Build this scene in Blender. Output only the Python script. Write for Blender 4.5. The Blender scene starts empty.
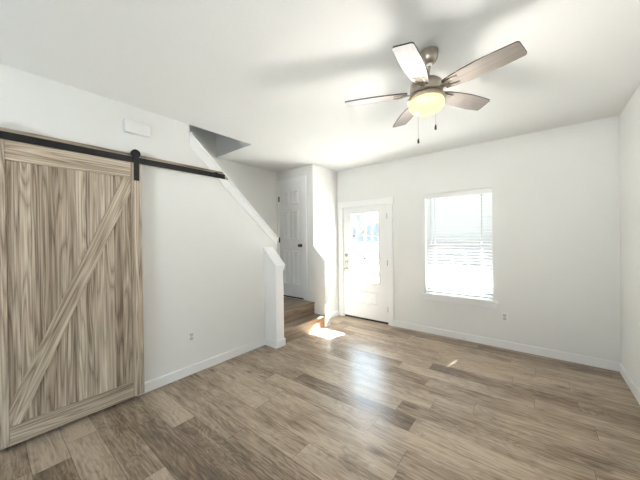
import bpy, bmesh, math, random
from mathutils import Vector, Matrix
C = bpy.context.scene.collection
S = bpy.context.scene
PI = math.pi

# ------------------------------------------------------------------ camera, world, sun, exposure
def make_camera():
    f, yaw, pitch, roll = 270.8446, .6749, -.0049, -.0131
    F = Vector((-math.sin(yaw)*math.cos(pitch), math.cos(yaw)*math.cos(pitch), math.sin(pitch)))
    R = Vector((math.cos(yaw), math.sin(yaw), 0)); U = R.cross(F)
    c, s = math.cos(roll), math.sin(roll)
    R2 = c*R + s*U; U2 = -s*R + c*U
    cam = bpy.data.cameras.new('camera'); cam.sensor_width = 36; cam.lens = f/640*36
    cam.clip_start = .02
    o = bpy.data.objects.new('camera', cam); C.objects.link(o)
    m = Matrix((R2, U2, -F)).transposed().to_4x4(); m.translation = (0, 0, 1.467)
    o.matrix_world = m; S.camera = o
make_camera()
S.view_settings.view_transform = 'Standard'; S.view_settings.look = 'None'
S.view_settings.gamma = 1; S.view_settings.use_curve_mapping = False
S.view_settings.exposure = 1.96
S.cycles.caustics_reflective = False; S.cycles.caustics_refractive = False
SUN_STR, SKY_STR = 42.0, 5.8
w = bpy.data.worlds.new('sky'); S.world = w; w.use_nodes = True
# hazy pale horizon, bright blue-white sky higher up where the sun stands
_nt = w.node_tree; _tc = _nt.nodes.new('ShaderNodeTexCoord'); _sp = _nt.nodes.new('ShaderNodeSeparateXYZ'); _rp = _nt.nodes.new('ShaderNodeValToRGB')
_nt.links.new(_tc.outputs['Generated'], _sp.inputs[0]); _nt.links.new(_sp.outputs[2], _rp.inputs[0])
_e = _rp.color_ramp.elements
_e[0].position, _e[0].color = .0, (.034, .042, .049, 1)
_e[1].position, _e[1].color = .45, (.60, .80, 1.0, 1)
for _p, _c in ((.10, (.033, .044, .054, 1)), (.20, (.20, .27, .34, 1))):
    _x = _e.new(_p); _x.color = _c
_nt.links.new(_rp.outputs[0], _nt.nodes['Background'].inputs[0]); _nt.nodes['Background'].inputs[1].default_value = SKY_STR
def light(name, kind, loc, energy, col, size=None, direction=None):
    l = bpy.data.lights.new(name, kind); l.energy = energy; l.color = col
    if kind == 'AREA': l.shape = 'RECTANGLE'; l.size, l.size_y = size
    if kind == 'SUN': l.angle = math.radians(.53)
    if kind == 'POINT': l.shadow_soft_size = size
    o = bpy.data.objects.new(name, l); C.objects.link(o); o.location = loc
    if direction: o.rotation_euler = Vector(direction).to_track_quat('-Z', 'Y').to_euler()
    return o
light('sun', 'SUN', (2, 12, 9), SUN_STR, (1, .96, .90), direction=(-.20, -1, -.87))
light('stairwell_fill', 'AREA', (-3.42, .6, 5.1), .6, (1, .97, .9), (.6, 1.2), (0, 0, -1))  # unseen area light added to brighten the stairwell shaft

# ------------------------------------------------------------------ materials
def new_mat(name):
    m = bpy.data.materials.new(name); m.use_nodes = True
    return m, m.node_tree, m.node_tree.nodes['Principled BSDF']
def N(nt, kind, **kw):
    n = nt.nodes.new(kind)
    for k, v in kw.items(): setattr(n, k, v)
    return n
def math_node(nt, op, a, b=None, c=None):
    n = N(nt, 'ShaderNodeMath', operation=op)
    for i, v in enumerate((a, b, c)):
        if v is None: continue
        if isinstance(v, (int, float)): n.inputs[i].default_value = v
        else: nt.links.new(v, n.inputs[i])
    return n.outputs[0]
def ramp(nt, fac, stops):
    r = N(nt, 'ShaderNodeValToRGB'); e = r.color_ramp.elements
    e[0].position, e[0].color = stops[0][0], (*stops[0][1], 1)
    e[1].position, e[1].color = stops[-1][0], (*stops[-1][1], 1)
    for p, c in stops[1:-1]:
        x = e.new(p); x.color = (*c, 1)
    nt.links.new(fac, r.inputs[0]); return r.outputs[0]
def mix(nt, mode, fac, a, b):
    n = N(nt, 'ShaderNodeMix', data_type='RGBA', blend_type=mode)
    if isinstance(fac, (int, float)): n.inputs[0].default_value = fac
    else: nt.links.new(fac, n.inputs[0])
    for i, v in ((6, a), (7, b)):
        if isinstance(v, tuple): n.inputs[i].default_value = (*v, 1)
        else: nt.links.new(v, n.inputs[i])
    return n.outputs[2]
def bump(nt, b, height, strength, dist):
    n = N(nt, 'ShaderNodeBump'); n.inputs['Strength'].default_value = strength; n.inputs['Distance'].default_value = dist
    nt.links.new(height, n.inputs['Height']); nt.links.new(n.outputs[0], b.inputs['Normal'])
def plain(name, col, rough=.5, metal=0, noise=0, bump_scale=None, bump_s=.2, bump_d=.002):
    m, nt, b = new_mat(name)
    b.inputs['Base Color'].default_value = (*col, 1); b.inputs['Roughness'].default_value = rough
    b.inputs['Metallic'].default_value = metal
    tc = N(nt, 'ShaderNodeTexCoord')
    nz = N(nt, 'ShaderNodeTexNoise'); nz.inputs['Scale'].default_value = bump_scale or 8; nz.inputs['Detail'].default_value = 4
    nt.links.new(tc.outputs['Object'], nz.inputs['Vector'])
    if noise:
        d = tuple(c*(1-noise) for c in col)
        nt.links.new(ramp(nt, nz.outputs[0], [(.3, d), (.7, col)]), b.inputs['Base Color'])
    if bump_scale: bump(nt, b, nz.outputs[0], bump_s, bump_d)
    return m
def textured_paint(name, col, scale, lo, hi, strength):       # orange peel / knockdown drywall
    m, nt, b = new_mat(name)
    b.inputs['Base Color'].default_value = (*col, 1); b.inputs['Roughness'].default_value = .75
    b.inputs['Specular IOR Level'].default_value = .3
    g = N(nt, 'ShaderNodeNewGeometry')
    nz = N(nt, 'ShaderNodeTexNoise'); nz.inputs['Scale'].default_value = scale; nz.inputs['Detail'].default_value = 3
    nt.links.new(g.outputs['Position'], nz.inputs['Vector'])
    mr = N(nt, 'ShaderNodeMapRange'); mr.inputs[1].default_value = lo; mr.inputs[2].default_value = hi
    nt.links.new(nz.outputs[0], mr.inputs[0]); bump(nt, b, mr.outputs[0], strength, .002)
    return m
M = {}
M['wall'] = textured_paint('wall paint', (.84, .84, .815), 70, .35, .65, .12)
M['ceiling'] = textured_paint('ceiling paint', (.875, .87, .85), 38, .46, .6, .16)
M['trim'] = plain('trim paint', (.90, .90, .89), .38, bump_scale=3, bump_s=.02)
M['door'] = plain('door paint', (.88, .88, .87), .42, bump_scale=40, bump_s=.03)
M['plastic'] = plain('white plastic', (.85, .85, .83), .4, noise=.02)
M['socket'] = plain('socket face', (.62, .62, .60), .5, noise=.05)
M['slot'] = plain('socket slots', (.25, .25, .24), .6, noise=.1)
M['black'] = plain('black iron', (.012, .012, .013), .45, .3, bump_scale=90, bump_s=.05)
M['nickel'] = plain('brushed nickel', (.50, .44, .37), .32, 1, noise=.12)
M['bronze'] = plain('dark bronze', (.05, .043, .036), .45, .3, noise=.2)
M['dark'] = plain('door sweep', (.03, .025, .02), .7, noise=.1)
M['vinyl'] = plain('window vinyl', (.82, .83, .84), .4, noise=.02)
M['concrete'] = plain('patio concrete', (.62, .60, .57), .9, noise=.12, bump_scale=3)
M['bark'] = plain('bark', (.11, .10, .12), .9, noise=.3, bump_scale=12)
M['leaf'] = plain('leaves', (.20, .26, .16), .8, noise=.4, bump_scale=5)
M['roof'] = plain('soffit', (.7, .7, .68), .8, noise=.05)
M['cord'] = plain('white cord', (.8, .8, .78), .7, noise=.05)
M['chain'] = plain('pull chain', (.55, .5, .44), .35, 1, noise=.1)
M['fob'] = plain('dark fob', (.08, .06, .05), .4, .3, noise=.2)

def glass_mat(name, tint):
    m, nt, b = new_mat(name); nt.nodes.remove(b)
    out = nt.nodes['Material Output']
    t = N(nt, 'ShaderNodeBsdfTransparent'); t.inputs[0].default_value = (*tint, 1)
    g = N(nt, 'ShaderNodeBsdfGlossy'); g.inputs['Roughness'].default_value = .01
    f = N(nt, 'ShaderNodeFresnel'); f.inputs[0].default_value = 1.45
    mx = N(nt, 'ShaderNodeMixShader'); bf = N(nt, 'ShaderNodeNewGeometry')
    nt.links.new(math_node(nt, 'MULTIPLY', f.outputs[0], math_node(nt, 'SUBTRACT', 1.0, bf.outputs['Backfacing'])), mx.inputs[0])
    nt.links.new(t.outputs[0], mx.inputs[1]); nt.links.new(g.outputs[0], mx.inputs[2])
    nt.links.new(mx.outputs[0], out.inputs[0]); return m
M['glass'] = glass_mat('clear glass', (.97, .985, .985))
M['dimmed_glass'] = glass_mat('glass tinted to dim outdoor light', (.50, .52, .53))  # grey tint added to dim light through the window so the slats show
def slat_mat():
    m, nt, b = new_mat('blind slat'); out = nt.nodes['Material Output']
    b.inputs['Base Color'].default_value = (.88, .88, .87, 1); b.inputs['Roughness'].default_value = .45
    t = N(nt, 'ShaderNodeBsdfTranslucent'); t.inputs[0].default_value = (.86, .88, .90, 1)
    mx = N(nt, 'ShaderNodeMixShader'); mx.inputs[0].default_value = .125
    nt.links.new(b.outputs[0], mx.inputs[1]); nt.links.new(t.outputs[0], mx.inputs[2])
    nt.links.new(mx.outputs[0], out.inputs[0]); return m
M['slat'] = slat_mat()
def bowl_mat():
    m, nt, b = new_mat('lit frosted bowl')
    b.inputs['Base Color'].default_value = (.75, .66, .36, 1); b.inputs['Roughness'].default_value = .3
    lw = N(nt, 'ShaderNodeLayerWeight'); lw.inputs[0].default_value = .35
    nt.links.new(ramp(nt, lw.outputs['Facing'], [(.0, (1, .90, .50)), (.8, (1, .80, .30))]), b.inputs['Emission Color'])
    b.inputs['Emission Strength'].default_value = .24
    return m
M['bowl'] = bowl_mat()

def wood(name, stops, axis='Z', board=None, rough=.55, grain=1.0, stretch=.06, obj_random=True, light_lines=True):
    """wood grain running along one local axis; `board` = (other axis, pitch) gives each board its own figure"""
    m, nt, b = new_mat(name)
    tc = N(nt, 'ShaderNodeTexCoord'); sp = N(nt, 'ShaderNodeSeparateXYZ'); nt.links.new(tc.outputs['Object'], sp.inputs[0])
    X, Y, Z = sp.outputs
    along = {'X': X, 'Y': Y, 'Z': Z}[axis]
    a, c = [v for k, v in (('X', X), ('Y', Y), ('Z', Z)) if k != axis]
    oi = N(nt, 'ShaderNodeObjectInfo')
    seed = math_node(nt, 'MULTIPLY', oi.outputs['Random'], 40.0) if obj_random else 0.0
    if board:
        k = math_node(nt, 'FLOOR', math_node(nt, 'DIVIDE', {'X': X, 'Y': Y, 'Z': Z}[board[0]], board[1]))
        wn = N(nt, 'ShaderNodeTexWhiteNoise', noise_dimensions='1D'); nt.links.new(k, wn.inputs['W'])
        seed = math_node(nt, 'ADD', math_node(nt, 'MULTIPLY', wn.outputs[0], 30.0), seed)
    def vec(sa, sc, sl, off=0):
        v = N(nt, 'ShaderNodeCombineXYZ')
        nt.links.new(math_node(nt, 'ADD', math_node(nt, 'MULTIPLY', a, sa), seed), v.inputs[0])
        nt.links.new(math_node(nt, 'ADD', math_node(nt, 'MULTIPLY', c, sc), off), v.inputs[1])
        nt.links.new(math_node(nt, 'MULTIPLY', along, sl), v.inputs[2]); return v.outputs[0]
    def nz(scale, vv, detail, dist=0):
        n = N(nt, 'ShaderNodeTexNoise'); n.inputs['Scale'].default_value = scale*grain; n.inputs['Detail'].default_value = detail
        n.inputs['Distortion'].default_value = dist; nt.links.new(vv, n.inputs['Vector']); return n.outputs[0]
    n1 = nz(6, vec(1, 1, stretch), 2, .25)
    rings = math_node(nt, 'MULTIPLY', math_node(nt, 'PINGPONG', math_node(nt, 'MULTIPLY', n1, 15.0), .5), 2.0)     # cathedral figure
    rings = math_node(nt, 'POWER', rings, .6)
    n2 = nz(110, vec(1, 1, .014, 3), 3)
    n3 = nz(13, vec(1, 1, .02, 7), 2)
    v = math_node(nt, 'ADD', math_node(nt, 'MULTIPLY', rings, .17), math_node(nt, 'MULTIPLY', n2, .42))
    v = math_node(nt, 'ADD', v, math_node(nt, 'MULTIPLY', n3, .38))
    if board: v = math_node(nt, 'ADD', v, math_node(nt, 'MULTIPLY', math_node(nt, 'SUBTRACT', wn.outputs[0], .5), .12))
    nt.links.new(ramp(nt, v, stops), b.inputs['Base Color'])
    b.inputs['Roughness'].default_value = rough
    bump(nt, b, v, .15, .001)
    return m
BARN = [(.34, (.18, .13, .09)), (.45, (.37, .295, .218)), (.55, (.53, .445, .345)), (.66, (.72, .64, .53))]
M['barn'] = wood('barn wood', BARN, grain=1.25)
M['barn_panel'] = wood('barn wood boards', BARN, board=('Y', .0627), grain=1.25)
STEP = [(.36, (.13, .086, .055)), (.52, (.26, .19, .13)), (.72, (.42, .33, .245))]
M['step'] = wood('stair wood', STEP, axis='Y', rough=.4)
M['blade'] = wood('blade wood', [(.3, (.19, .165, .145)), (.55, (.235, .21, .187)), (.8, (.28, .25, .228))], axis='X', rough=.35)
M['blade_edge'] = plain('blade edge', (.06, .05, .045), .5, noise=.1)

def floor_mat():
    m, nt, b = new_mat('vinyl plank floor')
    g = N(nt, 'ShaderNodeNewGeometry'); sp = N(nt, 'ShaderNodeSeparateXYZ'); nt.links.new(g.outputs['Position'], sp.inputs[0])
    X, Y, Z = sp.outputs
    PW, PL = .182, 1.22
    yr = math_node(nt, 'DIVIDE', Y, PW); row = math_node(nt, 'FLOOR', yr)
    wr = N(nt, 'ShaderNodeTexWhiteNoise', noise_dimensions='1D'); nt.links.new(row, wr.inputs['W'])
    xr = math_node(nt, 'ADD', math_node(nt, 'DIVIDE', X, PL), math_node(nt, 'MULTIPLY', wr.outputs[0], 7.0))
    col = math_node(nt, 'FLOOR', xr)
    cv = N(nt, 'ShaderNodeCombineXYZ'); nt.links.new(row, cv.inputs[0]); nt.links.new(col, cv.inputs[1])
    wp = N(nt, 'ShaderNodeTexWhiteNoise', noise_dimensions='3D'); nt.links.new(cv.outputs[0], wp.inputs['Vector'])
    rnd = wp.outputs['Value']; seed = math_node(nt, 'MULTIPLY', rnd, 60.0)
    def vec(sx, sy, off):
        v = N(nt, 'ShaderNodeCombineXYZ')
        nt.links.new(math_node(nt, 'MULTIPLY', X, sx), v.inputs[0])
        nt.links.new(math_node(nt, 'ADD', math_node(nt, 'MULTIPLY', Y, sy), seed), v.inputs[1])
        nt.links.new(math_node(nt, 'ADD', seed, off), v.inputs[2]); return v.outputs[0]
    def noise(v, scale, detail=3, dist=0):
        n = N(nt, 'ShaderNodeTexNoise'); n.inputs['Scale'].default_value = scale; n.inputs['Detail'].default_value = detail
        n.inputs['Distortion'].default_value = dist; nt.links.new(v, n.inputs['Vector']); return n.outputs[0]
    big = noise(vec(.22, 1, 0), 7, 3, .6)
    rings = math_node(nt, 'POWER', math_node(nt, 'PINGPONG', math_node(nt, 'MULTIPLY', big, 13.0), .5), .7)
    fine = noise(vec(.09, 1, 5), 75, 5)
    streak = noise(vec(.06, 1, 9), 26, 4)
    blot = noise(vec(.35, 1, 14), 5, 2)
    v = math_node(nt, 'ADD', math_node(nt, 'MULTIPLY', rings, .20), math_node(nt, 'MULTIPLY', fine, .50))
    v = math_node(nt, 'ADD', v, math_node(nt, 'MULTIPLY', streak, .30))
    v = math_node(nt, 'ADD', v, math_node(nt, 'MULTIPLY', blot, .46))
    v = math_node(nt, 'ADD', v, math_node(nt, 'MULTIPLY', math_node(nt, 'SUBTRACT', rnd, .82), .25))
    base = ramp(nt, v, [(.36, (.105, .068, .042)), (.50, (.205, .147, .097)), (.62, (.325, .246, .172)), (.80, (.49, .39, .29))])
    # knots
    vo = N(nt, 'ShaderNodeTexVoronoi'); vo.inputs['Scale'].default_value = 1.0; vo.inputs['Randomness'].default_value = .9
    nt.links.new(vec(1.7, 4.2, 20), vo.inputs['Vector'])
    kr = N(nt, 'ShaderNodeMapRange'); kr.inputs[1].default_value = .02; kr.inputs[2].default_value = .16
    kr.inputs[3].default_value = .9; kr.inputs[4].default_value = 0
    nt.links.new(math_node(nt, 'ADD', vo.outputs['Distance'], math_node(nt, 'MULTIPLY', math_node(nt, 'SUBTRACT', fine, .5), .08)), kr.inputs[0])
    base = mix(nt, 'MIX', kr.outputs[0], base, (.085, .058, .04))
    # joints between planks
    fy = math_node(nt, 'FRACT', yr); fx = math_node(nt, 'FRACT', xr)
    dy = math_node(nt, 'MULTIPLY', math_node(nt, 'MINIMUM', fy, math_node(nt, 'SUBTRACT', 1.0, fy)), PW)
    dx = math_node(nt, 'MULTIPLY', math_node(nt, 'MINIMUM', fx, math_node(nt, 'SUBTRACT', 1.0, fx)), PL)
    j = math_node(nt, 'LESS_THAN', math_node(nt, 'MINIMUM', dx, dy), .0014)
    base = mix(nt, 'MIX', math_node(nt, 'MULTIPLY', j, .8), base, (.05, .036, .026))
    nt.links.new(base, b.inputs['Base Color'])
    nt.links.new(math_node(nt, 'ADD', .25, math_node(nt, 'MULTIPLY', fine, .16)), b.inputs['Roughness'])
    b.inputs['Specular IOR Level'].default_value = .5
    bump(nt, b, math_node(nt, 'SUBTRACT', math_node(nt, 'MULTIPLY', fine, .4), j), .10, .001)
    return m
M['floor'] = floor_mat()

# ------------------------------------------------------------------ mesh helpers (all in world metres)
def box(bm, x0, x1, y0, y1, z0, z1, bev=0):
    v = [bm.verts.new((x, y, z)) for x in (x0, x1) for y in (y0, y1) for z in (z0, z1)]
    fs = [(0, 1, 3, 2), (4, 6, 7, 5), (0, 4, 5, 1), (2, 3, 7, 6), (0, 2, 6, 4), (1, 5, 7, 3)]
    faces = [bm.faces.new([v[i] for i in f]) for f in fs]
    if bev:
        es = list({e for f in faces for e in f.edges})
        bmesh.ops.bevel(bm, geom=es, offset=bev, segments=2, affect='EDGES', profile=.5)
def prism(bm, pts, axis, a0, a1):
    """extrude a polygon along one axis; pts are the other two coordinates in x,y,z order"""
    def P(p, a): return {'X': (a, p[0], p[1]), 'Y': (p[0], a, p[1]), 'Z': (p[0], p[1], a)}[axis]
    A = [bm.verts.new(P(p, a0)) for p in pts]; B = [bm.verts.new(P(p, a1)) for p in pts]
    n = len(pts)
    bm.faces.new(A[::-1]); bm.faces.new(B)
    for i in range(n): bm.faces.new((A[i], A[(i+1) % n], B[(i+1) % n], B[i]))
def tube(bm, pts, r, seg=10):
    pts = [Vector(p) for p in pts]; rs = r if isinstance(r, (list, tuple)) else [r]*len(pts)
    rings = []
    for i, p in enumerate(pts):
        d = (pts[min(i+1, len(pts)-1)]-pts[max(i-1, 0)]).normalized()
        u = d.cross(Vector((0, 0, 1)) if abs(d.z) < .9 else Vector((1, 0, 0))).normalized(); v = d.cross(u)
        rings.append([bm.verts.new(p+rs[i]*(u*math.cos(2*PI*k/seg)+v*math.sin(2*PI*k/seg))) for k in range(seg)])
    for a, b in zip(rings, rings[1:]):
        for k in range(seg): bm.faces.new((a[k], a[(k+1) % seg], b[(k+1) % seg], b[k]))
    bm.faces.new(rings[0][::-1]); bm.faces.new(rings[-1])
def lathe(bm, prof, origin, axis=(0, 0, 1), seg=40):
    q = Vector((0, 0, 1)).rotation_difference(Vector(axis).normalized()); o = Vector(origin); rings = []
    for r, h in prof:
        if r < 1e-6: rings.append([bm.verts.new(o+q@Vector((0, 0, h)))])
        else: rings.append([bm.verts.new(o+q@Vector((r*math.cos(2*PI*k/seg), r*math.sin(2*PI*k/seg), h))) for k in range(seg)])
    for a, b in zip(rings, rings[1:]):
        for k in range(seg):
            p = [a[k % len(a)], a[(k+1) % seg % len(a)], b[(k+1) % seg % len(b)], b[k % len(b)]]
            p = list(dict.fromkeys(p))
            if len(p) > 2: bm.faces.new(p)
    for rg, rev in ((rings[0], True), (rings[-1], False)):
        if len(rg) > 1: bm.faces.new(rg[::-1] if rev else rg)
ROOT = {}
def link(name, bm, m, parent=None, smooth=False, origin=None, rot=None):
    """one mesh object; parts keep world coordinates relative to their root's place"""
    bmesh.ops.recalc_face_normals(bm, faces=bm.faces[:])
    base = Vector((0, 0, 0))
    if parent is not None: base = ROOT[parent.name]
    elif origin == 'base':
        xs = [v.co for v in bm.verts]
        base = Vector(((min(v.x for v in xs)+max(v.x for v in xs))/2, (min(v.y for v in xs)+max(v.y for v in xs))/2, min(v.z for v in xs)))
    if rot is None: bmesh.ops.translate(bm, verts=bm.verts[:], vec=-base)
    me = bpy.data.meshes.new(name); bm.to_mesh(me); bm.free()
    for mm in (m if isinstance(m, list) else [m]): me.materials.append(mm)
    if smooth:
        for p in me.polygons: p.use_smooth = True
        try: me.set_sharp_from_angle(angle=math.radians(38))
        except Exception: pass
    o = bpy.data.objects.new(name, me); C.objects.link(o)
    if parent is not None: o.parent = parent; ROOT[o.name] = base
    else: o.location = base; ROOT[o.name] = base
    if rot is not None: o.location = Vector(rot[0])-(base if parent is not None else Vector()); o.rotation_euler = rot[1]
    return o
def tag(o, label=None, cat=None, group=None, kind=None):
    for k, v in (('label', label), ('category', cat), ('group', group), ('kind', kind)):
        if v: o[k] = v
    return o
def empty(name, loc, label, cat, group=None, kind=None):
    o = bpy.data.objects.new(name, None); C.objects.link(o); o.location = loc; o.empty_display_size = .1
    ROOT[o.name] = Vector(loc); return tag(o, label, cat, group, kind)
def B(*boxes, bev=0):
    bm = bmesh.new()
    for b in boxes: box(bm, *b, bev=bev)
    return bm
def struct(name, bm, m, label=None, cat=None, **kw):
    return tag(link(name, bm, m, **kw), label, cat, kind='structure')

# ------------------------------------------------------------------ the room
XL, XR, YF, YB, H = -2.973, .695, 4.267, -2.6, 2.743
XS = -3.86                                     # back wall of the stairwell
YC = 3.54                                      # closet wall on the landing
struct('floor', B((XL-.95, XR+.2, YB-.2, YF+.16, -.12, 0)), M['floor'], 'grey brown wood plank floor of the room', 'floor')
struct('ceiling', B((XL-.007, XR+.2, YB-.2, YF+.15, H, H+.3), (XS-.1, XL-.007, 2.28, YF+.15, H, H+.3)), M['ceiling'],
       'white textured ceiling with a notch over the stairwell', 'ceiling')
DX0, DX1, DZ = -2.862, -1.950, 2.045           # front door opening
WX0, WX1, WZ0, WZ1 = -1.345, -.457, .60, 2.125 # window opening
struct('wall_front', B((XS-.1, DX0, YF, YF+.15, 0, H), (DX0, DX1, YF, YF+.15, DZ, H), (DX1, WX0, YF, YF+.15, 0, H),
       (WX0, WX1, YF, YF+.15, 0, WZ0), (WX0, WX1, YF, YF+.15, WZ1, H), (WX1, XR+.15, YF, YF+.15, 0, H)), M['wall'],
       'white wall holding the glazed door and the window', 'wall')
struct('wall_right', B((XR, XR+.15, YB-.15, YF, 0, H)), M['wall'], 'plain white wall on the right of the room', 'wall')
struct('wall_back', B((XS-.1, -1.75, YB-.15, YB, 0, H), (-1.75, -.85, YB-.15, YB, 2.05, H), (-.85, XR, YB-.15, YB, 0, H)), M['wall'],  # gap added behind the camera to let fill light into the room
       'white wall behind the viewer with an added opening for fill light', 'wall')
bm = bmesh.new()
DS = -.924                                     # slope of the stair rail line
def zt(y): return 2.628 + DS*(y-1.44)          # top of the stair wall under its cap
prism(bm, [(YB, 0), (2.68, 0), (2.68, zt(2.68)), (1.44, zt(1.44)), (1.44, H), (YB, H)], 'X', XL-.11, XL)
struct('wall_left', bm, M['wall'], 'white wall behind the barn door, cut to a slope along the stairs', 'wall')
struct('wall_stairwell', B((XS-.1, XS, YB, YF, 0, 5.3), (XS, XL-.007, 2.28, 2.40, H+.3, 5.3), (XL-.007, XL+.1, YB, 2.28, H+.3, 5.3),
       (XS, XL, -1.3, -1.2, H, 5.3)), M['wall'], 'white stairwell walls rising through the ceiling opening', 'wall')
struct('ceiling_stairwell', B((XS-.1, XL+.1, -1.3, 2.4, 5.3, 5.4)), M['ceiling'], 'ceiling above the stairwell', 'ceiling')
LX0, LX1, LZ0, LZ1 = -3.835, -3.205, .39, 2.485      # closet door opening on the landing
struct('wall_closet', B((XS, LX0, YC, YC+.11, 0, H), (LX0, LX1, YC, YC+.11, LZ1, H), (LX0, LX1, YC, YC+.11, 0, LZ0), (LX1, XL, YC, YC+.11, 0, H),
       (XL-.11, XL, YC+.11, YF, 0, H)), M['wall'], 'white closet wall with the panelled door, at the top of the two steps', 'wall')
bm = bmesh.new(); prism(bm, [(XL, 0), (-2.742, 0), (-2.742, 1.112), (XL, 1.112+.231*.98)], 'Y', 2.462, 2.602)
struct('wall_newel', bm, M['trim'], 'short white half wall with a sloping top left of the steps', 'wall')
bm = bmesh.new(); prism(bm, [(XL, 0), (-2.735, 0), (-2.735, 1.09), (XL, 1.09+.238*.98)], 'Y', YC, YC+.125)
struct('wall_ledge', bm, M['wall'], 'short white half wall with a sloping top right of the steps', 'wall')

# trims: caps, skirt band, baseboards
bm = bmesh.new()                               # cap along the sloping stair wall
prism(bm, [(1.44, zt(1.44)), (2.70, zt(2.70)), (2.70, zt(2.70)+.022), (1.44, zt(1.44)+.022)], 'X', XL-.125, XL+.042)
struct('trim_1', bm, M['trim'], 'white cap along the sloping top of the stair wall', 'trim')
bm = bmesh.new()
prism(bm, [(1.44, zt(1.44)-.135), (2.685, zt(2.685)-.10), (2.685, zt(2.685)), (1.44, zt(1.44))], 'X', XL, XL+.019)
struct('trim_2', bm, M['trim'], 'white sloping skirt board on the face of the stair wall', 'trim')
bm = bmesh.new()
def cap(bm, x0, z0, x1, z1, y0, y1, t=.022): prism(bm, [(x0, z0), (x1, z1), (x1, z1+t), (x0, z0+t)], 'Y', y0, y1)
cap(bm, XL, 1.112+.231*.98, -2.718, 1.112-.024*.98, 2.447, 2.622)
struct('trim_3', bm, M['trim'], 'white sloping cap of the half wall left of the steps', 'trim')
bm = bmesh.new()
cap(bm, XL, 1.09+.238*.98-.055, -2.742, 1.112-.055, 2.452, 2.462, .055)
box(bm, -2.742, -2.730, 2.452, 2.612, 1.045, 1.10)
struct('trim_4', bm, M['trim'], 'white strip under the cap of the half wall left of the steps', 'trim')
bm = bmesh.new()
cap(bm, XL, 1.09+.238*.98, -2.715, 1.09-.02*.98, YC-.012, YC+.137)
struct('trim_5', bm, M['trim'], 'white sloping cap of the half wall right of the steps', 'trim')
BH, BT = .098, .014
def base_prof(h=BH, t=BT): return [(0, 0), (t, 0), (t, h-.008), (t-.005, h), (0, h)]
def baseboard(name, runs, label):
    """each run: (side axis, wall coordinate, sign into room, a0, a1, z)"""
    bm = bmesh.new()
    for ax, wc, sg, a0, a1, z in runs:
        pts = [(wc+sg*p, z+q) for p, q in base_prof()]
        prism(bm, pts, 'Y' if ax == 'X' else 'X', a0, a1)
    struct(name, bm, M['trim'], label, 'baseboard')
baseboard('baseboard_left', [('X', XL, 1, .90, 2.462, 0), ('Y', 2.462, -1, XL, -2.742, 0), ('X', -2.742, 1, 2.462-BT, 2.602+BT, 0)],
          'white baseboard along the left wall and around the half wall')
baseboard('baseboard_front', [('Y', YF, -1, -1.905, XR, 0)], 'white baseboard under the window')
baseboard('baseboard_right', [('X', XR, -1, YB, YF, 0)], 'white baseboard along the right wall')
baseboard('baseboard_closet', [('Y', YC, -1, -3.12, XL, .39), ('X', XL, 1, YC+.125, YF, 0), ('X', XS, 1, 2.6, YC, .39)],
          'white baseboard around the landing and closet')

# ------------------------------------------------------------------ front door
def hinge(parent, x, y, z, m):
    bm = bmesh.new(); tube(bm, [(x, y, z-.048), (x, y, z+.048)], .0085, 12)
    box(bm, x-.018, x+.018, y+.004, y+.007, z-.045, z+.045)
    tube(bm, [(x, y, z+.048), (x, y, z+.056)], [.006, .003], 8); tube(bm, [(x, y, z-.056), (x, y, z-.048)], [.003, .006], 8)
    return tag(link('hinge', bm, m, parent, smooth=True), 'dark metal hinge')
d1 = empty('door_1', (-2.406, YF, 0), 'white front door with six glass panes', 'door', kind='structure')
SX0, SX1, SZ0, SZ1 = -2.853, -1.959, .034, 2.036
GX0, GX1, GZ0, GZ1 = -2.685, -2.140, .688, 1.905
ys0, ys1 = YF+.012, YF+.055
bm = B((SX0, GX0, ys0, ys1, SZ0, SZ1), (GX1, SX1, ys0, ys1, SZ0, SZ1), (GX0, GX1, ys0, ys1, SZ0, GZ0), (GX0, GX1, ys0, ys1, GZ1, SZ1))
link('door_slab', bm, M['door'], d1)
def ring(bm, x0, x1, z0, z1, y, wd, t):        # picture-frame moulding on a face looking at -Y
    pr = [(0, 0), (wd*.35, t), (wd*.7, t), (wd, 0)]
    loops = []
    for off, h in pr:
        loops.append([bm.verts.new(p) for p in ((x0+off, y-h, z0+off), (x1-off, y-h, z0+off), (x1-off, y-h, z1-off), (x0+off, y-h, z1-off))])
    for a, b in zip(loops, loops[1:]):
        for k in range(4): bm.faces.new((a[k], a[(k+1) % 4], b[(k+1) % 4], b[k]))
bm = bmesh.new(); ring(bm, GX0-.03, GX1+.03, GZ0-.03, GZ1+.03, ys0, .032, .012)
link('glass_frame', bm, M['door'], d1)
bm = bmesh.new(); xm = (GX0+GX1)/2
box(bm, xm-.018, xm+.018, ys0+.004, ys1-.004, GZ0, GZ1)
for z in (1.515, 1.102): box(bm, GX0, GX1, ys0+.0045, ys1-.0045, z-.018, z+.018)
link('muntin', bm, M['door'], d1)
link('glass_pane', B((GX0, GX1, ys0+.020, ys0+.024, GZ0, GZ1)), M['glass'], d1)
bm = bmesh.new(); ring(bm, -2.68, -2.15, .285, .515, ys0, .03, .009); box(bm, -2.62, -2.21, ys0-.004, ys0+.001, .345, .455, bev=.003)
link('lower_panel', bm, M['door'], d1)
link('door_sweep', B((SX0+.01, SX1-.01, ys0+.006, ys1+.02, .0, .034)), M['dark'], d1)
bm = B((DX0-.085, DX0+.006, YF-.018, YF, 0, DZ), (DX1-.006, DX1+.088, YF-.018, YF, 0, DZ), bev=.002)
link('door_casing', bm, M['trim'], d1)
link('head_casing', B((DX0-.1, DX1+.108, YF-.024, YF, DZ-.006, DZ+.098), bev=.003), M['trim'], d1)
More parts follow.
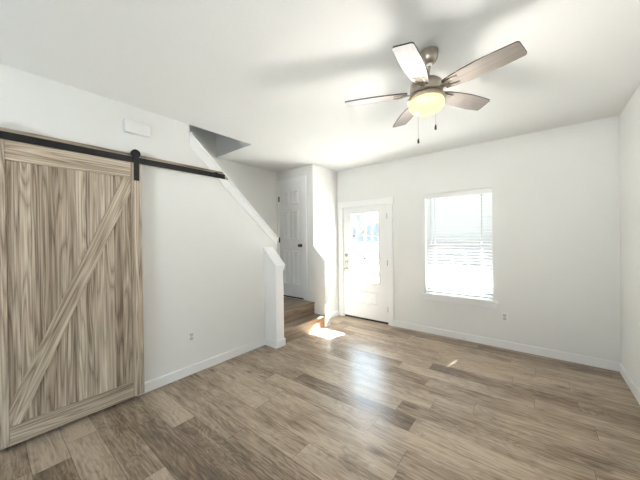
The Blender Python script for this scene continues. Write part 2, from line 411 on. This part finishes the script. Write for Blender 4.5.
link('door_jamb', B((DX0, DX0+.012, YF, YF+.15, 0, DZ), (DX1-.012, DX1, YF, YF+.15, 0, DZ), (DX0, DX1, YF, YF+.15, DZ-.012, DZ),
     (DX0+.012, DX0+.024, ys1, ys1+.03, 0, DZ), (DX1-.024, DX1-.012, ys1, ys1+.03, 0, DZ)), M['trim'], d1)
for z in (1.835, 1.042, .25): hinge(d1, -1.956, YF+.004, z, M['bronze'])
kx = -2.79
for z in (1.154, 1.025):
    bm = bmesh.new(); lathe(bm, [(.0, .0), (.031, 0), (.031, -.008), (.022, -.014), (.0, -.016)], (kx, ys0, z), (0, 1, 0))
    box(bm, kx-.004, kx+.004, ys0-.034, ys0-.014, z-.016, z+.016, bev=.002)
    tag(link('deadbolt', bm, M['nickel'], d1, smooth=True), 'round nickel deadbolt with thumb turn')
bm = bmesh.new()
lathe(bm, [(0, 0), (.032, 0), (.032, -.006), (.014, -.012), (.012, -.03), (.022, -.038), (.028, -.05), (.024, -.062), (0, -.066)], (kx, ys0, .890), (0, 1, 0))
tag(link('door_knob', bm, M['nickel'], d1, smooth=True), 'round nickel door knob')

# ------------------------------------------------------------------ landing closet door
d2 = empty('door_2', (-3.52, YC, .39), 'white six panel closet door on the stair landing', 'door', kind='structure')
yd = YC+.010
link('door_slab', B((LX0+.012, LX1-.012, yd, yd+.035, .415, LZ1-.012)), M['door'], d2)
for x0, x1 in ((-3.715, -3.555), (-3.485, -3.315)):
    for z0, z1 in ((2.095, 2.345), (1.445, 1.985), (.625, 1.255)):
        bm = bmesh.new(); ring(bm, x0, x1, z0, z1, yd, .034, .016); box(bm, x0+.042, x1-.042, yd-.008, yd+.001, z0+.042, z1-.042, bev=.003)
        link('door_panel', bm, M['door'], d2)
link('door_casing', B((LX0-.024, LX0+.004, YC-.016, YC, .39, LZ1), (LX1-.004, LX1+.085, YC-.016, YC, .39, LZ1), bev=.002), M['trim'], d2)
link('head_casing', B((LX0-.024, LX1+.085, YC-.018, YC, LZ1-.004, LZ1+.085), bev=.002), M['trim'], d2)
link('door_jamb', B((LX0, LX0+.010, YC, YC+.11, .39, LZ1), (LX1-.010, LX1, YC, YC+.11, .39, LZ1), (LX0, LX1, YC, YC+.11, LZ1-.010, LZ1)), M['trim'], d2)
link('threshold', B((LX0+.01, LX1-.01, yd+.005, YC+.10, .39, .412)), M['dark'], d2)
for z in (2.222, 1.452, .66): hinge(d2, LX0+.012, YC-.004, z, M['bronze'])
bm = bmesh.new()
lathe(bm, [(0, 0), (.031, 0), (.031, -.006), (.013, -.012), (.012, -.03), (.022, -.038), (.027, -.05), (.022, -.062), (0, -.066)], (-3.275, yd, 1.35), (0, 1, 0))
tag(link('door_knob', bm, M['bronze'], d2, smooth=True), 'round dark metal door knob')

# ------------------------------------------------------------------ window with sill
w1 = empty('window_1', (-.901, YF, .6), 'white window with a sill on the wall beside the front door', 'window', kind='structure')
yw0, yw1 = YF+.095, YF+.14
ZM = 1.325
link('window_frame', B((WX0, WX0+.035, yw0, yw1, WZ0, WZ1), (WX1-.035, WX1, yw0, yw1, WZ0, WZ1), (WX0, WX1, yw0, yw1, WZ0, WZ0+.05), (WX0, WX1, yw0, yw1, WZ1-.04, WZ1)), M['vinyl'], w1)
link('window_sash', B((WX0+.035, WX1-.035, yw0+.006, yw1-.006, ZM-.028, ZM+.028)), M['vinyl'], w1)
bm = bmesh.new()
for k in (1, 2):
    x = WX0+.035+(WX1-WX0-.07)*k/3
    box(bm, x-.010, x+.010, yw0+.016, yw1-.016, WZ0+.05, WZ1-.04)
link('muntin', bm, M['vinyl'], w1)
link('glass_pane', B((WX0+.035, WX1-.035, yw0+.02, yw0+.024, WZ0+.05, WZ1-.04)), M['dimmed_glass'], w1)
bm = bmesh.new(); box(bm, WX0-.048, WX1+.048, YF-.035, YF+.0, WZ0-.022, WZ0+.006, bev=.004); box(bm, WX0, WX1, YF-.01, yw0, WZ0, WZ0+.006)
link('window_sill', bm, M['trim'], w1)
link('sill_apron', B((WX0-.028, WX1+.028, YF-.016, YF, WZ0-.085, WZ0-.022), bev=.003), M['trim'], w1)

# ------------------------------------------------------------------ blind in the window
vb = empty('window_blind', (-.901, YF+.05, WZ0+.006), 'white horizontal slat blind lowered in the window', 'blind')
bx0, bx1 = WX0+.008, WX1-.008
link('valance', B((bx0, bx1, YF+.012, YF+.026, 2.055, WZ1-.002), bev=.003), M['plastic'], vb)
link('headrail', B((bx0+.005, bx1-.005, YF+.030, YF+.075, 2.075, WZ1-.004)), M['plastic'], vb)
TH, SW, PITCH, YS = math.radians(57), .050, .0440, YF+.052
holes = (WX0+.135, WX1-.135)
bm = bmesh.new()
def slat_piece(x0, x1, s0, s1, zc):
    cu = [(s0+(s1-s0)*k/4) for k in range(5)]
    up, dn = [], []
    for s in cu:
        crown = .0016*(1-(2*s/SW)**2)
        y = YS+s*math.cos(TH)+crown*math.sin(TH); z = zc-s*math.sin(TH)+crown*math.cos(TH)
        up.append((y+.0012*math.sin(TH), z+.0012*math.cos(TH))); dn.append((y-.0012*math.sin(TH), z-.0012*math.cos(TH)))
    prism(bm, up+dn[::-1], 'X', x0, x1)
zc = 2.038
while zc > .665:
    xs = [bx0+.004]
    for hx in holes: xs += [hx-.006, hx+.006]
    xs.append(bx1-.004)
    for i in range(0, len(xs), 2): slat_piece(xs[i], xs[i+1], -SW/2, SW/2, zc)
    for hx in holes:
        slat_piece(hx-.006, hx+.006, -SW/2, -.009, zc); slat_piece(hx-.006, hx+.006, .009, SW/2, zc)
    zc -= PITCH
link('slats', bm, M['slat'], vb)
link('bottom_rail', B((bx0+.004, bx1-.004, YS-.022, YS+.022, .626, .646), bev=.004), M['plastic'], vb)
for hx in holes:
    bm = bmesh.new(); 
    for yy in (YS-.0155, YS+.0155): tube(bm, [(hx-.016, yy, .64), (hx-.016, yy, 2.08)], .0011, 6)
    link('ladder_cord', bm, M['cord'], vb)
bm = bmesh.new(); tube(bm, [(WX0+.085, YF+.006, 2.06), (WX0+.088, YF+.004, 1.38)], .005, 8); tube(bm, [(WX0+.085, YF+.018, 2.075), (WX0+.085, YF+.006, 2.055)], .0025, 6)
tube(bm, [(WX0+.088, YF+.004, 1.38), (WX0+.088, YF+.004, 1.35)], [.005, .007], 8)
link('tilt_wand', bm, M['cord'], vb, smooth=True)

# ------------------------------------------------------------------ staircase
st = empty('staircase', (-3.2, 3.05, 0), 'wooden staircase with two steps up to a landing between the half walls', 'staircase')
def step(x0, x1, y0, y1, z, zb, nose):
    r = link('step', B((x0, x1-.02, y0, y1, zb, z-.028)), M['step'], st)
    bm = B((x0, x1+nose, y0, y1, z-.028, z), bev=.005)
    link('tread', bm, M['step'], r)
    link('riser', B((x1-.02, x1, y0+.001, y1-.001, zb, z-.028)), M['step'], r)
step(XL, -2.762, 2.603, YC-.001, .195, 0, .016)
r = link('landing', B((XS+.001, XL-.018, 2.69, YC-.001, 0, .362)), M['step'], st)
link('tread', B((XS+.001, XL+.012, 2.69, YC-.001, .362, .39), bev=.005), M['step'], r)
link('riser', B((XL-.018, XL, 2.691, YC-.002, .195, .362)), M['step'], r)
# ------------------------------------------------------------------ barn door and its track
XF = -2.900                                     # front face of the frame boards
XP = XF-.016                                    # panel face
bd = empty('barn_door', (-2.92, .48, .03), 'grey brown plank barn door with one diagonal brace', 'barn door')
Y0, Y1, Z0, Z1 = .008, .945, .035, 2.190
SWD = .100; PY0, PY1 = Y0+SWD, Y1-.086
def board(name, parent, c, length, width, x0, x1, ang, m, bev=.0025):
    """board whose grain runs along local Z, turned about X by ang, centre (y,z)=c"""
    bm = bmesh.new(); box(bm, -(x1-x0)/2, (x1-x0)/2, -width/2, width/2, -length/2, length/2, bev=bev)
    return link(name, bm, m, parent, rot=(((x0+x1)/2, c[0], c[1]), (ang, 0, 0)))
board('stile', bd, ((Y0+PY0)/2, (Z0+Z1)/2), Z1-Z0, PY0-Y0, XF-.036, XF, 0, M['barn'])
board('stile', bd, ((Y1+PY1)/2, (Z0+Z1)/2), Z1-Z0, Y1-PY1, XF-.036, XF, 0, M['barn'])
TZ = 2.050; BZ = .172
board('rail', bd, ((PY0+PY1)/2, (TZ+Z1)/2), PY1-PY0, Z1-TZ, XF-.036, XF, PI/2, M['barn'])
board('rail', bd, ((PY0+PY1)/2, (BZ+Z0)/2), PY1-PY0, BZ-Z0, XF-.036, XF, PI/2, M['barn'])
bm = bmesh.new(); n = 12; pw = (PY1-PY0)/n; pts = [(XP-.016, PY0), (XP-.016, PY1)]
for k in range(n-1, -1, -1):
    a, b = PY0+k*pw, PY0+(k+1)*pw
    pts += [(XP-.004, b), (XP, b-.004), (XP, a+.004), (XP-.004, a)]
prism(bm, pts, 'Z', BZ, TZ)
bmesh.ops.triangulate(bm, faces=[f for f in bm.faces if len(f.verts) > 4])
p_ = link('board_panel', bm, M['barn_panel'], bd)
# diagonal brace cut to the frame
bm = bmesh.new()
A0, A1 = Vector((PY0, BZ)), Vector((PY1, TZ)); d = (A1-A0).normalized(); ang = math.atan2(-d.x, d.y)
wb = .100; tt = wb/2
# polygon: band about the diagonal clipped to the inner rectangle
def clip(poly, ax, lim, keep_less):
    out = []
    for i in range(len(poly)):
        p, q = poly[i], poly[(i+1) % len(poly)]
        ip = (p[ax] <= lim) if keep_less else (p[ax] >= lim); iq = (q[ax] <= lim) if keep_less else (q[ax] >= lim)
        if ip: out.append(p)
        if ip != iq:
            t = (lim-p[ax])/(q[ax]-p[ax]); out.append(tuple(p[k]+t*(q[k]-p[k]) for k in (0, 1)))
    return out
nrm = Vector((d.y, -d.x))
poly = [tuple(A0-d*.3+nrm*tt), tuple(A1+d*.3+nrm*tt), tuple(A1+d*.3-nrm*tt), tuple(A0-d*.3-nrm*tt)]
for ax, lim, kl in ((0, PY0, False), (0, PY1, True), (1, BZ, False), (1, TZ, True)): poly = clip(poly, ax, lim, kl)
mid = (A0+A1)/2; ca, sa = math.cos(-ang), math.sin(-ang)
loc = [((p[0]-mid.x)*ca-(p[1]-mid.y)*sa, (p[0]-mid.x)*sa+(p[1]-mid.y)*ca) for p in poly]
prism(bm, loc, 'X', -.008, .008)
link('brace', bm, M['barn'], bd, rot=((XF-.008-.001, mid.x, mid.y), (ang, 0, 0)))
for yc in (.906, .048):
    bm = bmesh.new(); zw = 2.272
    pts = [(yc-.021, 2.028), (yc+.021, 2.028), (yc+.021, zw)]+[(yc+.021*math.cos(t*PI/10), zw+.021+.012*math.sin(t*PI/10)) for t in range(0, 11)]+[(yc-.021, zw)]
    prism(bm, pts, 'X', XF+.001, XF+.007)
    s = link('hanger', bm, M['black'], bd)
    bm = bmesh.new(); lathe(bm, [(0, 0), (.038, 0), (.038, .005), (.030, .008), (.030, .016), (.038, .019), (.038, .022), (0, .022)], (XF-.023, yc, 2.281), (1, 0, 0), 28)
    link('wheel', bm, M['black'], s, smooth=True)
    bm = bmesh.new()
    for z in (2.06, 2.13, 2.278): lathe(bm, [(0, 0), (.010, 0), (.009, .005), (0, .006)], (XF+.007, yc, z), (1, 0, 0), 6)
    link('bolt', bm, M['black'], s)
tr = empty('barn_door_track', (XL, .9, 2.19), 'black flat rail on a wooden header board above the barn door', 'door track')
XH = XL+.020
def ydiag(z): return 1.44+(z-.022-2.628)/DS
bm = bmesh.new(); Lh = 1.86+.45
pts = [(-.45, 2.203), (ydiag(2.203)-.006, 2.203), (ydiag(2.283)-.006, 2.283), (-.45, 2.283)]
prism(bm, [(p[1]-2.24, p[0]) for p in pts], 'X', -.01, .01)      # grain along local Z
bmesh.ops.rotate(bm, cent=(0, 0, 0), matrix=Matrix.Rotation(0, 3, 'X'), verts=bm.verts[:])
# local (y,z) = (height, run): turn so that local Z points along world Y
bmesh.ops.scale(bm, vec=(1, -1, 1), verts=bm.verts[:])
link('header_board', bm, M['barn'], tr, rot=((XL+.0245, 0, 2.24), (-PI/2, 0, 0)))
link('rail', B((XF-.016, XF-.008, -.4, 1.83, 2.196, 2.249), bev=.001), M['black'], tr)
for yc in (-.25, .25, .62, 1.05, 1.63):
    bm = bmesh.new(); lathe(bm, [(0, 0), (.011, 0), (.011, XF-.016-(XL+.0345)), (0, XF-.016-(XL+.0345))], (XL+.0345, yc, 2.226), (1, 0, 0), 12)
    lathe(bm, [(0, 0), (.013, 0), (.012, .008), (0, .009)], (XF-.008, yc, 2.226), (1, 0, 0), 6)
    link('standoff', bm, M['black'], tr)
bm = bmesh.new(); box(bm, XF-.022, XF-.001, 1.70, 1.735, 2.194, 2.256, bev=.003)
link('end_stop', bm, M['black'], tr)

# ------------------------------------------------------------------ small wall fittings
dc = empty('door_chime', (XL, .94, 2.49), 'white rectangular door chime box above the door track', 'door chime')
link('cover', B((XL+.008, XL+.055, .828, 1.040, 2.474, 2.592), bev=.010), M['plastic'], dc, smooth=True)
link('back_plate', B((XL, XL+.009, .835, 1.033, 2.481, 2.585)), M['plastic'], dc)
def outlet(label, at):
    """plate in (u,z), pushed out along the wall normal"""
    cx, cz, fn = at
    o = empty('wall_outlet', fn(cx, 0, cz), label, 'outlet')
    def bx(u0, u1, d0, d1, z0, z1, bev=0):
        p, q = Vector(fn(u0, d0, z0)), Vector(fn(u1, d1, z1))
        bm = bmesh.new(); box(bm, min(p.x, q.x), max(p.x, q.x), min(p.y, q.y), max(p.y, q.y), z0, z1, bev); return bm
    link('cover_plate', bx(cx-.040, cx+.040, 0, .0075, cz-.062, cz+.062, .003), M['plastic'], o)
    for dz in (.022, -.022):
        s = link('socket', bx(cx-.018, cx+.018, .007, .010, cz+dz-.016, cz+dz+.016, .002), M['socket'], o)
        bm = bx(cx-.010, cx-.005, .010, .0105, cz+dz-.004, cz+dz+.008)
        b2 = bx(cx+.005, cx+.010, .010, .0105, cz+dz-.004, cz+dz+.008); me = bpy.data.meshes.new('t'); b2.to_mesh(me); b2.free(); bm.from_mesh(me); bpy.data.meshes.remove(me)
        link('slots', bm, M['slot'], s)
    sc = bx(cx-.003, cx+.003, .007, .0085, cz-.003, cz+.003); link('screw', sc, M['slot'], o)
outlet('white outlet low on the left wall between barn door and stairs', (1.425, .41, lambda u, d, z: (XL+d, u, z)))
outlet('white outlet low on the far wall right of the window', (-.335, .41, lambda u, d, z: (u, YF-d, z)))
# ------------------------------------------------------------------ ceiling fan
FX, FY, FZ = -.586, 1.92, 2.462                 # centre of the blade plane
cf = empty('ceiling_fan', (FX, FY, H), 'five blade ceiling fan with brushed nickel motor and lit bowl', 'ceiling fan')
CX, CY = FX+.018, FY+.022
bm = bmesh.new(); lathe(bm, [(0, 0), (.058, 0), (.058, -.018), (.052, -.055), (.038, -.078), (.022, -.086), (0, -.086)], (CX, CY, H))
link('canopy', bm, M['nickel'], cf, smooth=True)
bm = bmesh.new(); tube(bm, [(CX, CY, H-.08), (FX+.004, FY+.005, FZ+.08)], .0125, 16)
dr = link('downrod', bm, M['nickel'], cf, smooth=True)
bm = bmesh.new(); lathe(bm, [(0, -.016), (.012, -.012), (.018, 0), (.012, .012), (0, .016)], (CX-.002, CY-.002, H-.093), seg=20)
tag(link('ball_joint', bm, M['plastic'], dr, smooth=True), 'white ball joint')
bm = bmesh.new()
lathe(bm, [(0, .090), (.030, .090), (.036, .078), (.085, .070), (.103, .052), (.107, .020), (.107, -.012), (.098, -.020), (.060, -.022), (0, -.022)], (FX, FY, FZ))
link('motor_housing', bm, M['nickel'], cf, smooth=True)
bm = bmesh.new()
lathe(bm, [(.050, -.020), (.085, -.026), (.112, -.034), (.120, -.042), (.120, -.058), (.112, -.062), (.050, -.062)], (FX, FY, FZ))
link('light_ring', bm, M['nickel'], cf, smooth=True)
bm = bmesh.new()
lathe(bm, [(.110, -.060), (.117, -.075), (.114, -.098), (.098, -.122), (.070, -.138), (.035, -.146), (0, -.148)], (FX, FY, FZ))
link('glass_bowl', bm, M['bowl'], cf, smooth=True)
R_T, PITCH_B = .545, math.radians(-12)
def blade_outline():
    top = [(.125, .040), (.17, .050), (.25, .060), (.34, .066), (.44, .064), (R_T+.004, .056)]
    tip = [(R_T+.010, .050), (R_T+.012, .042)]
    end = [(R_T+.004, -.046), (R_T+.001, -.055), (R_T-.008, -.061)]
    bot = [(.44, -.066), (.34, -.067), (.25, -.060), (.17, -.049), (.125, -.038)]
    return top+tip+end+bot
for k in range(5):
    t = -.217+k*2*PI/5
    mt = Matrix.Translation((FX, FY, FZ)) @ Matrix.Rotation(t, 4, 'Z') @ Matrix.Rotation(PITCH_B, 4, 'X')
    bm = bmesh.new(); prism(bm, blade_outline(), 'Z', -.004, .004)
    bmesh.ops.recalc_face_normals(bm, faces=bm.faces[:])
    for f in bm.faces: f.material_index = 0 if abs(f.normal.z) > .5 else 1
    me = bpy.data.meshes.new('blade'); bm.to_mesh(me); bm.free(); me.materials.append(M['blade']); me.materials.append(M['blade_edge'])
    bl = bpy.data.objects.new('fan_blade', me); C.objects.link(bl); bl.parent = cf
    bl.matrix_local = Matrix.Translation(-ROOT[cf.name]) @ mt
    ROOT[bl.name] = Vector()
    bm = bmesh.new()
    prism(bm, [(.085, .014), (.13, .016), (.15, .032), (.21, .034), (.215, .026), (.16, .020), (.15, .0), (.16, -.020), (.215, -.026), (.21, -.034), (.15, -.032), (.13, -.016), (.085, -.014)], 'Z', -.010, -.0045)
    for px, py in ((.185, .028), (.185, -.028), (.14, 0)): lathe(bm, [(0, -.014), (.006, -.013), (.006, -.010), (0, -.0099)], (px, py, 0), seg=10)
    bmesh.ops.recalc_face_normals(bm, faces=bm.faces[:])
    me = bpy.data.meshes.new('blade_bracket'); bm.to_mesh(me); bm.free(); me.materials.append(M['nickel'])
    br = bpy.data.objects.new('blade_bracket', me); C.objects.link(br); br.parent = bl
Fv = Vector((-math.sin(.6749), math.cos(.6749), 0)); Rv = Vector((Fv.y, -Fv.x, 0))
for off, r0, zb in ((Rv*.012-Fv*.118, 0, 2.163), (-Rv*.014+Fv*.116, 0, 2.158)):
    p = Vector((FX, FY, 0))+off
    bm = bmesh.new(); tube(bm, [(p.x, p.y, FZ-.05), (p.x, p.y, zb+.03)], .0012, 6)
    ch = link('pull_chain', bm, M['chain'], cf)
    bm = bmesh.new(); lathe(bm, [(0, .032), (.003, .030), (.0065, .020), (.0075, .005), (.006, -.004), (0, -.006)], (p.x, p.y, zb), seg=14)
    link('fob', bm, M['fob'], ch, smooth=True)

fb = light('fan_bulb', 'POINT', (FX, FY, FZ-.205), 8.5, (1, .955, .90), .07)
lc = bpy.data.collections.new('lamp_receivers')               # light set below the bowl for its lamp; bowl, chains and fobs excluded
for o in [o for o in cf.children_recursive if o.name.split('.')[0] in ('glass_bowl', 'pull_chain', 'fob')]: lc.objects.link(o)
fb.light_linking.receiver_collection = lc
for q in lc.collection_objects: q.light_linking.link_state = 'EXCLUDE'

# ------------------------------------------------------------------ outdoors, as seen through the panes
struct('ground', B((-60, 60, -60, 90, -.35, -.15)), M['concrete'], 'sunlit pale ground outside', 'ground')
struct('roof', B((-7, 4, YF+.15, 6.15, 2.60, 2.78)), M['roof'], 'porch roof outside above the door and window', 'roof')
def bare_tree(x, y, h, seed, label):
    rnd = random.Random(seed); bm = bmesh.new()
    def grow(p, d, ln, r, lv):
        q = p+d*ln; m = p+d*ln*.5+Vector((rnd.uniform(-1, 1), rnd.uniform(-1, 1), 0))*ln*.05
        tube(bm, [p, m, q], [r, r*.85, r*.65], 6 if lv else 9)
        if lv >= 6: return
        for _ in range(3 if lv < 4 else 2):
            e = (d+Vector((rnd.uniform(-1, 1), rnd.uniform(-1, 1), rnd.uniform(-.25, .7)))*.75).normalized()
            grow(p+d*ln*rnd.uniform(.7, 1), e, ln*rnd.uniform(.62, .8), r*.6, lv+1)
    grow(Vector((x, y, -.16)), Vector((0, 0, 1)), h*.28, h*.022, 0)
    return tag(link('tree', bm, M['bark'], origin='base'), label, 'tree', 'trees outside')
bare_tree(-17.5, 29, 7.5, 11, 'bare tree outside, seen through the left column of front door panes')
bare_tree(-24.5, 46.5, 11, 12, 'bare tree outside, seen through the right column of front door panes')
